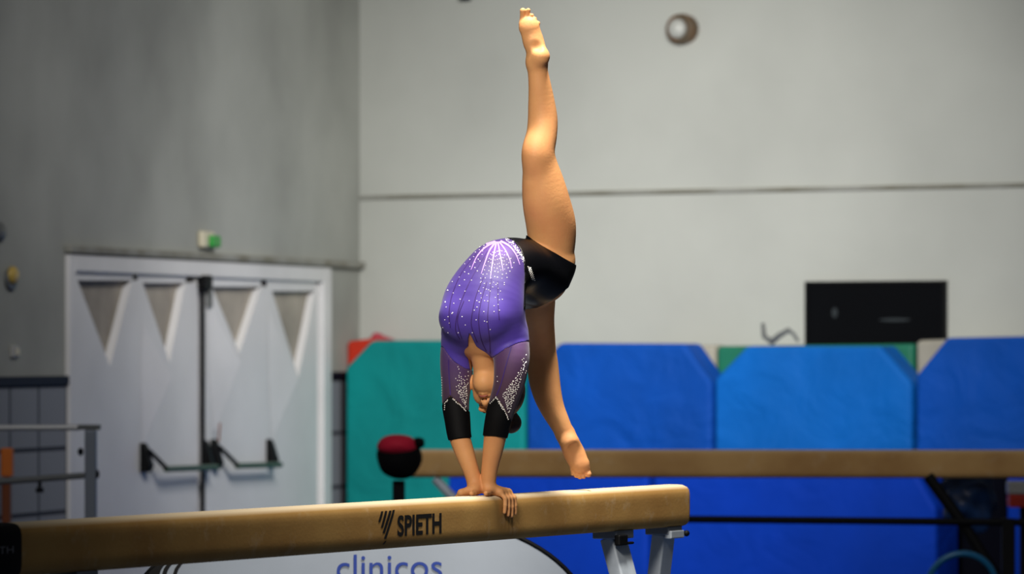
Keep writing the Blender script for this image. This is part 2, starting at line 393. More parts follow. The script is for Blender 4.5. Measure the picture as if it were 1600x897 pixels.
# ------------------------------------------------------------------ far beam
def beam_section(n=40, hw=.065, hh=.08):
    out = []
    for k in range(n):
        t = 2*math.pi*k/n; c, s = math.cos(t), math.sin(t)
        r = ((abs(c)/hw)**5+(abs(s)/hh)**6)
        # solve the superellipse along this direction
        lo, hi = 0, .2
        for _ in range(30):
            q = (lo+hi)/2
            if (abs(c)*q/hw)**4+(abs(s)*q/hh)**6 < 1: lo = q
            else: hi = q
        out.append((c*lo, s*lo))
    return out
def beam_mesh(p0, p1, sec, ends=.015, k=1.0):
    """p0, p1: centre line end points"""
    p0, p1 = Vector(p0), Vector(p1); d = (p1-p0); Ln = d.length; d.normalize(); sd = d.cross(Vector((0, 0, 1))).normalized()
    bm = bmesh.new(); rings = []
    for tt, s in ((0, .90), (ends*.3, .965), (ends, 1), (Ln-ends, 1), (Ln-ends*.3, .965), (Ln, .90)):
        c = p0+d*tt
        rings.append([bm.verts.new(c+sd*x*s*k+Vector((0, 0, z*s*k))) for x, z in sec])
    n = len(sec)
    for A_, B_ in zip(rings, rings[1:]):
        for i in range(n): bm.faces.new((A_[i], A_[(i+1) % n], B_[(i+1) % n], B_[i]))
    bm.faces.new(rings[0]); bm.faces.new(rings[-1])
    return bm
def suede(name, c1, c2, chalk, amt):
    m = mat(name, c1, .8, var=.1, scale=3, col2=c2, bump=.03, bscale=90, spec=.2); N = m.node_tree.nodes; L = m.node_tree.links
    b = N['Principled BSDF']; src = b.inputs['Base Color'].links[0].from_socket
    n = N.new('ShaderNodeTexNoise'); n.inputs['Scale'].default_value = 11; n.inputs['Detail'].default_value = 7; n.inputs['Roughness'].default_value = .7
    g = N.new('ShaderNodeNewGeometry'); L.new(g.outputs['Position'], n.inputs['Vector'])
    r = N.new('ShaderNodeValToRGB'); r.color_ramp.elements[0].position = .56; r.color_ramp.elements[1].position = .80; L.new(n.outputs['Fac'], r.inputs[0])
    mu = N.new('ShaderNodeMath'); mu.operation = 'MULTIPLY'; L.new(r.outputs[0], mu.inputs[0]); mu.inputs[1].default_value = amt
    # upward faces blended towards the pale chalk colour
    sp = N.new('ShaderNodeSeparateXYZ'); L.new(g.outputs['Normal'], sp.inputs[0])
    mr = N.new('ShaderNodeMapRange'); mr.inputs[1].default_value = .45; mr.inputs[2].default_value = .9; mr.inputs[4].default_value = .85; L.new(sp.outputs[2], mr.inputs[0])
    mxm = N.new('ShaderNodeMath'); mxm.operation = 'MAXIMUM'; L.new(mu.outputs[0], mxm.inputs[0]); L.new(mr.outputs[0], mxm.inputs[1])
    mx = N.new('ShaderNodeMix'); mx.data_type = 'RGBA'; L.new(mxm.outputs[0], mx.inputs[0]); L.new(src, mx.inputs[6]); mx.inputs[7].default_value = lin(chalk)
    L.new(mx.outputs[2], b.inputs['Base Color']); return m
M['suede'] = suede('tan_suede', (190, 148, 84), (168, 124, 66), (226, 208, 176), .35)
M['suede_far'] = suede('brown_suede', (206, 164, 106), (176, 132, 80), (220, 200, 170), .4)
SEC = beam_section()
fb = thing('balance_beam', 'far balance beam in brown suede standing before the blue and teal mats', 'balance beam', group=None)
FY = 27.2; s_ = FY/F
c0 = P(632, 702, FY+.2)-Vector((0, 0, .08)); c1 = c0+Vector((5, -.22, 0)); c1.z = c0.z
obj('beam_body', beam_mesh(c0, c1, SEC), M['suede_far'], fb, smooth=True)
for tt in (.035, .84):
    q = c0.lerp(c1, tt)
    for sx in (-1, 1):
        top = q+Vector((0, sx*.02, -.09)); bot = q+Vector((.95 if tt < .5 else -.1, sx*.42, 0)); bot.z = .03
        bmx = tube([top, bot], .026, 8); obj('leg', bmx, M['leg'] if tt < .5 else M['black_metal'], fb)
    obj('foot_bar', tube([Vector((q.x+(.95 if tt < .5 else -.1), q.y-.5, .03)), Vector((q.x+(.95 if tt < .5 else -.1), q.y+.5, .03))], .028, 8), M['black_metal'], fb)

# black frame in front of it with crossbar
bf = thing('black_steel_frame', 'black steel frame whose crossbar runs behind the near beam end', 'frame')
FY2 = 26.4
def FP(px, py, Y=FY2): return P(px, py, Y)
def vbox(px, hw, pytop, name='post', Y=FY2, m=None, par=None, z0=0):
    c = FP(px, pytop, Y); bm = bmesh.new(); fr = Fr((c.x, Y, 0), (1, 0, 0), (0, -1, 0))
    fbox(fr, -hw, hw, z0, c.z, -hw, hw, bm); return obj(name, bm, m or M['black_metal'], par, bevel=.006)
vbox(623, .034, 751, par=bf); vbox(1575, .036, 810, par=bf)
obj('crossbar', tube([FP(626, 807, FY2), FP(1660, 817, FY2)], .02, 8), M['black_metal'], bf)
obj('diagonal_strut', tube([FP(1450, 744, FY2+.1), FP(1500, 812, FY2+.05), FP(1556, 900, FY2)], .032, 8), M['black_metal'], bf)
fr = Fr((0, FY2, 0), (1, 0, 0), (0, -1, 0))
for px in (623, 1578):
    c = FP(px, 700); obj('foot', fbox(fr, c.x-.05, c.x+.05, 0, .05, -.35, .35), M['black_metal'], bf, bevel=.01)

# bag on the post
bagt = thing('round_bag', 'round black bag with a crimson top at the far beam end', 'bag')
def blob(c, rx, ry, rz, n=24, noise=0, seed=0, half=None):
    bm = bmesh.new(); bmesh.ops.create_uvsphere(bm, u_segments=n, v_segments=n//2+4, radius=1)
    rr = random.Random(seed); ph = [rr.uniform(0, 6) for _ in range(6)]
    for v in bm.verts:
        p = v.co; k = 1+noise*(math.sin(4*p.x+ph[0])*math.sin(5*p.z+ph[1])+.5*math.sin(9*p.y+ph[2]+4*p.z))
        v.co = Vector((c[0]+p.x*rx*k, c[1]+p.y*ry*k, c[2]+p.z*rz*k))
    return bm
c = FP(624, 716, 26.35)
obj('bag_body', blob(c, .125, .12, .115, noise=.03, seed=2), M['darkfab'], bagt, smooth=True)
c2 = FP(621, 700, 26.33); 
obj('crimson_lid', blob((c2.x, c2.y, c2.z+.012), .112, .12, .062, noise=.03, seed=4), M['crimson'], bagt, smooth=True)
c3 = FP(654, 692, 26.33)
obj('side_pocket', blob(c3, .035, .06, .03, noise=.05, seed=5), M['darkfab'], bagt, smooth=True)
# things at lower right
s1 = tag(obj('plastic_sack', blob(FP(1512, 782, 27.6), .15, .12, .17, n=40, noise=.2, seed=9), M['sack'], smooth=True), 'crumpled blue-grey plastic sack hanging under the far beam at right', 'sack')
hp = thing('blue_hoop', 'blue ring rim at the bottom edge left of the black post', 'hoop')
cc = FP(1503, 918, 26.0); rr_ = .185
obj('rim', tube([cc+Vector((math.cos(q)*rr_, -.05*math.sin(q), math.sin(q)*rr_)) for q in [2*math.pi*k/48 for k in range(48)]], .017, 10, closed=True), M['hoop'], hp, smooth=True)
obj('stand', tube([cc+Vector((0, 0, -rr_)), Vector((cc.x, cc.y, .02))], .02, 8), M['black_metal'], hp)
bx = thing('first_aid_box', 'small white and red box behind the black post at right', 'box')
c = FP(1594, 760, 27.9); fr = Fr((c.x, 27.9, 0), (1, 0, 0), (0, -1, 0))
bx.name = 'white_red_box'
obj('lid', fbox(fr, -.075, .12, c.z-.045, c.z+.03, -.08, .08), M['white'], bx, bevel=.01)
obj('box_body', fbox(fr, -.07, .115, c.z-.12, c.z-.047, -.075, .075), M['red'], bx, bevel=.01)
obj('shelf_post', fbox(fr, 0, .05, 0, c.z-.12, -.03, .03), M['black_metal'], bx)

# ------------------------------------------------------------------ railing at left
rl = thing('grey_railing', 'grey steel railing with a thick end post in front of the white door', 'railing')
RY = 26.0
fr = Fr((0, RY, 0), (1, 0, 0), (0, -1, 0))
c = P(142, 672, RY); hw = .031
obj('post', fbox(fr, c.x-hw, c.x+hw, 0, c.z, -hw, hw), M['grey_metal'], rl, bevel=.006)
cz = P(142, 667, RY).z; x0 = P(122, 0, RY).x; x1 = P(157, 0, RY).x
obj('post_cap', fbox(fr, x0, x1, cz-.016, cz+.012, -.035, .035), M['wire'], rl, bevel=.005)
obj('top_rail', tube([P(-60, 669, RY), P(124, 668, RY)], .017, 10), M['rail_metal'], rl)
obj('lower_rail', tube([P(-60, 757, RY), P(133, 743, RY)], .018, 10), M['wire'], rl)
obj('knob', blob(P(126, 706, RY-.03), .016, .03, .022), M['black'], rl, smooth=True)
obj('knob', blob(P(151, 741, RY-.01), .016, .02, .025), M['black'], rl, smooth=True)
bm = tube([P(62, 749, RY), P(62, 766, RY)], .01, 8); tube([P(56, 766, RY), P(68, 766, RY)], .013, 8, bm)
obj('height_pin', bm, M['black'], rl)
c = P(-60, 672, RY); obj('post', fbox(fr, c.x-hw, c.x+hw, 0, c.z, -hw, hw), M['grey_metal'], rl, bevel=.006)
op = thing('orange_pad', 'orange and brown pad behind the railing at the left edge', 'pad')
OY = 27.5; fr = Fr((0, OY, 0), (1, 0, 0), (0, -1, 0))
xa, xb = P(2, 0, OY).x, P(20, 0, OY).x
obj('orange_panel', fbox(fr, xa, xb, P(0, 745, OY).z, P(0, 700, OY).z, -.05, .05), M['orange'], op, bevel=.01)
obj('brown_panel', fbox(fr, xa+.005, xb-.012, 0, P(0, 746, OY).z, -.05, .05), M['brown'], op, bevel=.01)

# ------------------------------------------------------------------ banner
bn = thing('popup_banner', 'white oval pop-up banner with blue lettering below the near beam', 'banner')
BY = 19.0; fr = Fr((0, BY, 0), (1, 0, 0), (0, -1, 0)); ks = BY/F
bcx, bcz = P(560, 1033, BY).x, P(560, 1033, BY).z; ba, bb = 372*ks, 230*ks
def oval(a, b, n=96, e=2.5):
    o = []
    for k in range(n):
        q = 2*math.pi*k/n; c, s = math.cos(q), math.sin(q)
        o.append((bcx+math.copysign(abs(c)**(2/e), c)*a, max(.012, bcz+math.copysign(abs(s)**(2/e), s)*b)))
    return o
obj('cloth_panel', prism(fr, oval(ba, bb), -.012, .0), M['banner'], bn)
ov = oval(ba+.004, bb+.004); obj('black_rim', tube([fr(a, z, -.006) for a, z in ov], .010, 8, closed=True), M['black'], bn, smooth=True)
# curved black stripes at its left end
def stripe(pa, wd):
    bm = bmesh.new(); prev = None
    for k in range(13):
        py = 877+k*12; u = (py-877)/144
        px = pa-26*u**.5-8*u
        q = [bm.verts.new(P(px, py, BY-.003)), bm.verts.new(P(px+wd, py, BY-.003))]
        if prev: bm.faces.new((prev[0], prev[1], q[1], q[0]))
        prev = q
    return bm
for pa, wd in ((281, 6), (264, 7), (243, 17)): obj('printed_stripe', stripe(pa, wd), M['ink'], bn)
V, Fc, (xa, xb, ya, yb) = text_mesh('clinicos', off=.0)
T = [tuple(P(526+(v.x-xa)/(xb-xa)*(691-526), 906-(v.y-ya)/(yb-ya)*(906-867)+(lambda u: -2*u)((v.x-xa)/(xb-xa)), BY-.004)) for v in V]
obj('banner_text', (T, Fc), M['banner_blue'], bn)
fr = Fr((0, BY, 0), (1, 0, 0), (0, -1, 0))
bm = tube([fr(bcx-.4, .6, -.02), fr(bcx-.4, .02, -.5)], .01, 6); obj('back_strut', bm, M['black'], bn)
obj('back_strut', tube([fr(bcx+.4, .6, -.02), fr(bcx+.4, .02, -.5)], .01, 6), M['black'], bn)

# ------------------------------------------------------------------ near beam
bd = Vector((2.327, 4.49, 0)).normalized(); bn_ = Vector((bd.y, -bd.x, 0))
E0 = Vector(((760-800)/F*16.90, 16.90, 0)); BT = 1.253
def B(t, o, h): return E0+bd*t+bn_*o+Vector((0, 0, BT+h))
def t_of(px, o=0):
    k = (px-800)/F; q = E0+bn_*o; return -(q.x-k*q.y)/(bd.x-k*bd.y)
tR = t_of(1080); tL = tR-5.0; tC = t_of(35)
nb = thing('balance_beam', 'near balance beam in tan suede under the hands of the gymnast', 'balance beam')
body = obj('beam_body', beam_mesh(B(tL+.01, -.065, -.08), B(tR, -.065, -.08), SEC, ends=.022), M['suede'], nb, smooth=True)
md = body.modifiers.new('wn', 'WEIGHTED_NORMAL')
obj('black_end_cover', beam_mesh(B(tL, -.065, -.08), B(tC, -.065, -.08), SEC, ends=.006, k=1.025), M['darkfab'], nb, smooth=True)
def face_o(h, k=1.0):          # how far the front face stands out at height h (0 top .. -.16)
    z = (h+.08)/k; return -.065+.065*k*(max(0, 1-abs(z/.08)**6))**.25
def face_text(s, px0, px1, py0, py1, m, name, off, k=1.0, lift=.0012, thick=True):
    V, Fc, (xa, xb, ya, yb) = text_mesh(s, off=off, res=4)
    t0, t1 = t_of(px0), t_of(px1)
    hz = lambda t, py: EYE+(HOR-py)/F*(B(t, 0, 0).y)-BT
    tm = (t0+t1)/2; h0 = hz(t0, py1); h1 = hz(t0, py0)
    out = []
    for v in V:
        t = t0+(v.x-xa)/(xb-xa)*(t1-t0); h = h0+(v.y-ya)/(yb-ya)*(h1-h0)
        out.append(tuple(B(t, face_o(h, k)+lift, h)))
    return obj(name, (out, Fc), m, nb)
face_text('SPIETH', 620.5, 689.5, 805.5, 838.5, M['ink'], 'logo_text', .028)
face_text('SPIETH', -34, 20, 856.5, 868, M['white_print'], 'cover_text', .0, k=1.025)
bm = bmesh.new()
def slash(xt, yt, xb_, yb_, wd):
    q = []
    N_ = 6
    for i in range(N_+1):
        u = i/N_
        for sgn in (0, 1):
            px = xt+(xb_-xt)*u+sgn*wd; py = yt+(yb_-yt)*u-sgn*.06*wd
            t = t_of(px); h = EYE+(HOR-py)/F*B(t, 0, 0).y-BT; q.append(bm.verts.new(B(t, face_o(h)+.0012, h)))
    for i in range(N_): bm.faces.new((q[2*i], q[2*i+1], q[2*i+3], q[2*i+2]))
for s in ((595.5, 799, 590.5, 815.5, 3.4), (601.5, 798.5, 594.5, 824.5, 3.6), (608, 798, 597, 833, 3.9), (613.5, 797, 599.5, 842, 3.6), (602, 845, 599, 851, 2.0)): slash(*s)
obj('logo_emblem', bm, M['ink'], nb)
# legs
def beam_leg(tm, sgn, hw, m=M['leg']):
    lg = bmesh.new()
    top = B(tm, -.065, -.185); bot = top+bn_*(.30 if sgn > 0 else -.13); bot.z = .05
    ax = (bot-top).normalized(); side = bd; fw = ax.cross(side).normalized()
    q = []
    for p in (top, bot):
        for a_, b_ in ((-1, -1), (1, -1), (1, 1), (-1, 1)): q.append(lg.verts.new(p+side*hw*a_+fw*.027*b_))
    for f in ((0, 1, 2, 3), (7, 6, 5, 4), (0, 4, 5, 1), (1, 5, 6, 2), (2, 6, 7, 3), (3, 7, 4, 0)): lg.faces.new([q[i] for i in f])
    o = obj('leg', lg, m, nb, bevel=.006)
    fr = Fr(B(tm, -.065, -.16), bd, bn_)
    obj('mount_plate', fbox(fr, -hw*1.2, hw*1.2, -.028, .004, -.05, .05), M['grey_metal'], o, bevel=.004)
    bk = fbox(fr, -hw*1.25, -hw*.1, -.052, -.012, .042, .066); fbox(fr, -hw*.6, hw*.9, -.05, -.04, .045, .062, bk)
    if sgn > 0: obj('clamp_lever', bk, M['black'], o, bevel=.006)
    else:
        bk.free(); obj('clamp_knob', blob(B(tm, -.0, -.185)+bd*(hw*1.3), .012, .012, .012), M['black'], o, smooth=True)
        bk2 = fbox(fr, -hw*1.15, hw*1.15, -.042, -.012, .03, .06); obj('clamp_bracket', bk2, M['leg'], o, bevel=.004)
    return bot
for tq in (t_of(963, -.065), t_of(1036, -.065), tL+.75, tL+.95):
    pass
for (tq, sg, hw) in ((t_of(958, -.065), 1, .062), (t_of(1037, -.065), -1, .05), (tL+.35, 1, .06), (tL+.75, -1, .05)):
    bot = beam_leg(tq, sg, hw)
    obj('foot_pad', fbox(Fr((bot.x, bot.y, 0), bd, bn_), -.12, .12, 0, .05, -.06, .06), M['black'], nb, bevel=.01)

# ================================================================== the gymnast
def V3(v): return np.array(v, dtype=np.float64)
PR = {}
class Prim: pass
def cone(p0, r0, p1, r1, k=.02, flat=None, f=1.0):
    a = Prim(); a.t = 'c'; a.p0 = V3(p0); a.p1 = V3(p1); a.r0 = r0; a.r1 = r1; a.k = k
    a.fl = V3(flat)/np.linalg.norm(V3(flat)) if flat is not None else None; a.f = f
    r = max(r0, r1)*max(1, 1/f)+.0
    a.lo = np.minimum(a.p0, a.p1)-r; a.hi = np.maximum(a.p0, a.p1)+r; return a
def ell(c, ax, rad, k=.02, sub=False):
    a = Prim(); a.t = 'e'; a.c = V3(c); a.R = np.array([V3(x)/np.linalg.norm(V3(x)) for x in ax]); a.rad = V3(rad); a.k = k; a.sub = sub
    a.lo = a.c-max(rad); a.hi = a.c+max(rad); return a
def ev(a, X):
    if a.t == 'c':
        Pn, p0, p1 = X, a.p0, a.p1
        if a.fl is not None:
            Pn = Pn+np.outer((Pn-p0)@a.fl*(1/a.f-1), a.fl); p1 = p1+a.fl*((p1-p0)@a.fl)*(1/a.f-1)
        d = p1-p0; h = np.clip(((Pn-p0)@d)/max(1e-12, d@d), 0, 1)
        q = np.linalg.norm(Pn-p0-h[:, None]*d, axis=1)-(a.r0+(a.r1-a.r0)*h)
        return q*(min(1, a.f) if a.fl is not None else 1)
    q = (X-a.c)@a.R.T
    k0 = np.linalg.norm(q/a.rad, axis=1); k1 = np.linalg.norm(q/(a.rad**2), axis=1)
    return k0*(k0-1)/np.maximum(k1, 1e-9)
def field(prims, X, far=.3):
    d = np.full(len(X), far)
    for a in prims:
        b = ev(a, X); k = a.k
        if getattr(a, 'sub', False):
            b = -b; h = np.maximum(k-np.abs(d-b), 0)/k; d = np.maximum(d, b)+h*h*k*.25
        else:
            h = np.maximum(k-np.abs(d-b), 0)/k; d = np.minimum(d, b)-h*h*k*.25
    return d
def surface(prims, h=.003, off=0., clip=None, smooth=2, pad=.03, clip_bb=None):
    lo = np.min([a.lo for a in prims if not getattr(a, 'sub', False)], axis=0)-pad; hi = np.max([a.hi for a in prims if not getattr(a, 'sub', False)], axis=0)+pad
    if clip_bb is not None: lo = np.maximum(lo, clip_bb[0]); hi = np.minimum(hi, clip_bb[1])
    Nn = 28; dim = np.ceil((hi-lo)/h).astype(int)+2
    DX, DY, DZ = int(dim[0]), int(dim[1]), int(dim[2])
    allv = {}; ids = []; pos = []; quads = []
    m = .056+off
    for bi in range(0, DX, Nn):
        for bj in range(0, DY, Nn):
            for bk in range(0, DZ, Nn):
                o = np.array([bi, bj, bk])-1
                b0 = lo+o*h; b1 = b0+(Nn+2)*h
                ps = [a for a in prims if np.all(a.lo-m < b1) and np.all(a.hi+m > b0)]
                if not ps: continue
                n = Nn+2
                g = np.stack(np.meshgrid(*[np.arange(n)]*3, indexing='ij'), -1)
                X = (lo+(g.reshape(-1, 3)+o)*h)
                # quick reject by centre
                D = field(ps, X)-off
                if D.min() > 0 or D.max() < 0: continue
                if clip is not None: D = np.maximum(D, clip(X))
                D = D.reshape(n, n, n)
                if D.min() > 0 or D.max() < 0: continue
                S = D < 0
                C = np.zeros((n-1,)*3, int)
                for a_ in (0, 1):
                    for b_ in (0, 1):
                        for c_ in (0, 1): C += S[a_:n-1+a_, b_:n-1+b_, c_:n-1+c_]
                act = (C > 0) & (C < 8)
                idx = np.argwhere(act)
                if len(idx) == 0: continue
                acc = np.zeros((len(idx), 3)); cnt = np.zeros(len(idx))
                cor = [(a_, b_, c_) for a_ in (0, 1) for b_ in (0, 1) for c_ in (0, 1)]
                for u in range(8):
                    for w_ in range(u+1, 8):
                        cu, cw = np.array(cor[u]), np.array(cor[w_])
                        if np.abs(cu-cw).sum() != 1: continue
                        iu = idx+cu; iw = idx+cw
                        du = D[iu[:, 0], iu[:, 1], iu[:, 2]]; dw = D[iw[:, 0], iw[:, 1], iw[:, 2]]
                        cr = (du < 0) != (dw < 0); tt = np.where(cr, du/np.where(cr, du-dw, 1), 0)
                        acc += np.where(cr[:, None], cu+(cw-cu)*tt[:, None], 0); cnt += cr
                vp = lo+(idx+o+acc/cnt[:, None])*h
                gi = idx+o+1
                gid = (gi[:, 0]*(DY+8)+gi[:, 1])*(DZ+8)+gi[:, 2]
                ids.append(gid); pos.append(vp)
                for ax in range(3):
                    sl0 = [slice(1, n-1)]*3; sl1 = [slice(1, n-1)]*3; sl1[ax] = slice(2, n)
                    s0 = S[tuple(sl0)]; s1 = S[tuple(sl1)]; e = np.argwhere(s0 != s1)+1
                    if len(e) == 0: continue
                    u_, v_ = (ax+1) % 3, (ax+2) % 3
                    q = []
                    for (du_, dv_) in ((-1, -1), (0, -1), (0, 0), (-1, 0)):
                        c = e.copy(); c[:, u_] += du_; c[:, v_] += dv_; c = c+o+1
                        q.append((c[:, 0]*(DY+8)+c[:, 1])*(DZ+8)+c[:, 2])
                    q = np.stack(q, 1); fl = S[e[:, 0], e[:, 1], e[:, 2]]
                    q = np.where(fl[:, None], q, q[:, ::-1]); quads.append(q)
    ids = np.concatenate(ids); pos = np.concatenate(pos); quads = np.concatenate(quads)
    un, first = np.unique(ids, return_index=True); vp = pos[first]
    ok = np.isin(quads, un).all(1); quads = quads[ok]; fi = np.searchsorted(un, quads)
    lab = np.arange(len(vp))
    while True:
        old = lab.copy(); mn = lab[fi].min(1)
        for c_ in range(4): np.minimum.at(lab, fi[:, c_], mn)
        lab = lab[lab]
        if (lab == old).all(): break
    un2, cnt2 = np.unique(lab, return_counts=True); keepv = lab == un2[cnt2.argmax()]
    fi = fi[keepv[fi[:, 0]]]; ren = np.cumsum(keepv)-1; vp = vp[keepv]; fi = ren[fi]
    for _ in range(smooth):
        acc = np.zeros_like(vp); c = np.zeros(len(vp))
        for a_, b_ in ((0, 1), (1, 2), (2, 3), (3, 0)):
            for s_, t_ in ((a_, b_), (b_, a_)):
                np.add.at(acc, fi[:, s_], vp[fi[:, t_]]); np.add.at(c, fi[:, s_], 1)
        vp = vp*.5+.5*acc/np.maximum(c, 1)[:, None]
    return vp, fi
def smesh(name, vf, m, parent=None):
    vp, fi = vf; me = bpy.data.meshes.new(name)
    me.vertices.add(len(vp)); me.vertices.foreach_set('co', vp.astype(np.float32).ravel())
    me.loops.add(len(fi)*4); me.loops.foreach_set('vertex_index', fi.astype(np.int32).ravel())
    me.polygons.add(len(fi)); me.polygons.foreach_set('loop_start', np.arange(0, len(fi)*4, 4, dtype=np.int32))
    me.polygons.foreach_set('use_smooth', np.ones(len(fi), bool))
    me.update(calc_edges=True); me.validate(); me.materials.append(m)
    o = bpy.data.objects.new(name, me); link(o, parent); return o

UP = Vector((0, 0, 1))
def catmull(rows, n=4):
    rows = [np.array(r, float) for r in rows]; out = []
    for i in range(len(rows)-1):
        p0 = rows[max(i-1, 0)]; p1 = rows[i]; p2 = rows[i+1]; p3 = rows[min(i+2, len(rows)-1)]
        for k in range(n):
            t = k/n; out.append(.5*((2*p1)+(-p0+p2)*t+(2*p0-5*p1+4*p2-p3)*t*t+(-p0+3*p1-3*p2+p3)*t**3))
    out.append(rows[-1]); return out
def limb(rows, k=.02, flat=None, f=1.0, n=4, kin=.006):
    """rows of (px, py, radius in px, Y)"""
    r = catmull(rows, n); out = []
    for i, (a, b) in enumerate(zip(r, r[1:])):
        out.append(cone(P(a[0], a[1], a[3]), a[2]*a[3]/F, P(b[0], b[1], b[3]), b[2]*b[3]/F, k=k if i == 0 else kin, flat=flat, f=f))
    return out
nv, bv = bn_, bd
# --- torso
def Tp(t, z, o=-.065): return E0+bd*t+bn_*o+Vector((0, 0, z))
torso = []
rows = [(.115, 1.838, .082, .116), (.10, 1.875, .104, .135), (.10, 1.93, .104, .135), (.14, 1.995, .088, .120), (.23, 2.052, .086, .112), (.32, 2.062, .092, .130), (.44, 2.045, .100, .145)]
rr = catmull(rows, 4)
for a_, b_ in zip(rr, rr[1:]):
    # in-plane radius a[2], lateral half width a[3] : stretch along the lateral axis
    f_ = ((a_[3]/a_[2])+(b_[3]/b_[2]))/2
    torso.append(cone(Tp(a_[0], a_[1]), a_[2], Tp(b_[0], b_[1]), b_[2], k=.02, flat=nv, f=f_))
# chest
torso.append(ell(Tp(.02, 1.875, -.065+.055), (nv, bv, UP), (.062, .045, .055), k=.05))
torso.append(ell(Tp(.02, 1.875, -.065-.055), (nv, bv, UP), (.062, .045, .055), k=.05))
hips = [ell(P(846, 436, 17.28), (nv, bv, UP), (.086, .092, .086), k=.05),
        ell(P(833, 436, 17.42), (nv, bv, UP), (.085, .100, .085), k=.05),
        ell(P(864, 408, 17.32), (nv, bv, UP), (.068, .062, .060), k=.05)]
# --- raised leg
legU = limb([(858, 402, 33, 17.31), (862, 384, 35.5, 17.30), (861, 352, 38, 17.28), (854, 318, 36.5, 17.25), (848.5, 286, 32, 17.23), (844, 256, 25.5, 17.21),
             (843, 238, 22.5, 17.20), (846, 215, 23, 17.21), (848, 190, 22.5, 17.22), (846.5, 165, 20.5, 17.215), (843.5, 135, 17, 17.20), (839.5, 110, 14.2, 17.19), (838, 95, 14, 17.18)], k=.05)
legU += [ell(P(835, 240, 17.18), ((1, 0, 0), (0, 1, 0), UP), (.032, .034, .055), k=.05),
         cone(P(847, 98, 17.19), .010, P(849, 130, 17.21), .012, k=.02)]
def foot(ank, heel, mid, ball, toes, wheel, wmid, wball, Yb, k=.015, toeflat=1.0):
    """sole faces the camera; points are (px, py), depth offset added behind the sole"""
    out = []; S = Yb/F
    hp_ = P(*heel, Yb-.012); mp = P(*mid, Yb+.004); bp_ = P(*ball, Yb-.004)
    ap = P(*ank, Yb+.015)
    out.append(cone(ap, .031, hp_, wheel*S, k=.02))
    out.append(cone(hp_, wheel*S, mp, wmid*S, k=.02, flat=(0, 1, 0), f=.95))
    out.append(cone(P(ank[0], ank[1], Yb+.03), .026, P(mid[0]*.4+ball[0]*.6, mid[1]*.4+ball[1]*.6, Yb+.018), .020, k=.03))
    out.append(cone(mp, wmid*S, bp_, wball*S, k=.02, flat=(0, 1, 0), f=.62))
    for (bx_, by_, tx, ty, r) in toes:
        A1 = P(bx_, by_, Yb); A2 = P(tx, ty, Yb-.003)
        M1 = A1.lerp(A2, .5)+Vector((0, .004, 0))
        out.append(cone(A1, r*1.0, M1, r*.85, k=.008)); out.append(cone(M1, r*.85, A2, r*1.05, k=.004))
    return out
legU += foot((838.5, 97), (845, 88), (834, 66), (827, 43),
             [(816, 36, 817, 17, .0105), (823, 33, 825.5, 16, .0078), (829, 34, 831, 24, .0072), (834, 36, 835.5, 29, .0068), (838.5, 41, 841, 36, .0066)], 12.0, 13.0, 16.5, 17.17)
legU += [ell(P(839, 72, 17.135), ((1, 0, 0), (0, 1, 0), UP), (.016, .012, .012), k=.02, sub=True)]
# --- lower leg
legL = limb([(834, 442, 34, 17.40), (834, 470, 33, 17.47), (838, 500, 27.5, 17.55), (843, 525, 23.5, 17.61), (846, 548, 22.0, 17.645), (848, 568, 23, 17.66),
             (850, 590, 23.5, 17.665), (855, 615, 21.5, 17.665), (863, 638, 18.2, 17.665), (873, 658, 15.6, 17.665), (882, 676, 13.6, 17.665)], k=.05)
legL += foot((884, 680), (890, 692), (897, 708), (906, 726),
             [(894, 733, 894.5, 740, .0070), (899.5, 735, 900, 744, .0072), (905, 736, 906, 746, .0074), (910.5, 736, 912, 745, .0078), (917, 733, 919.5, 741, .0112)], 13.5, 13.6, 15.5, 17.665)
legL += [ell(P(898, 706, 17.625), ((1, 0, 0), (0, 1, 0), UP), (.022, .010, .028), k=.02, sub=True), ell(P(882, 683, 17.60), ((1, 0, 0), (0, 1, 0), UP), (.03, .012, .005), k=.012, sub=True)]
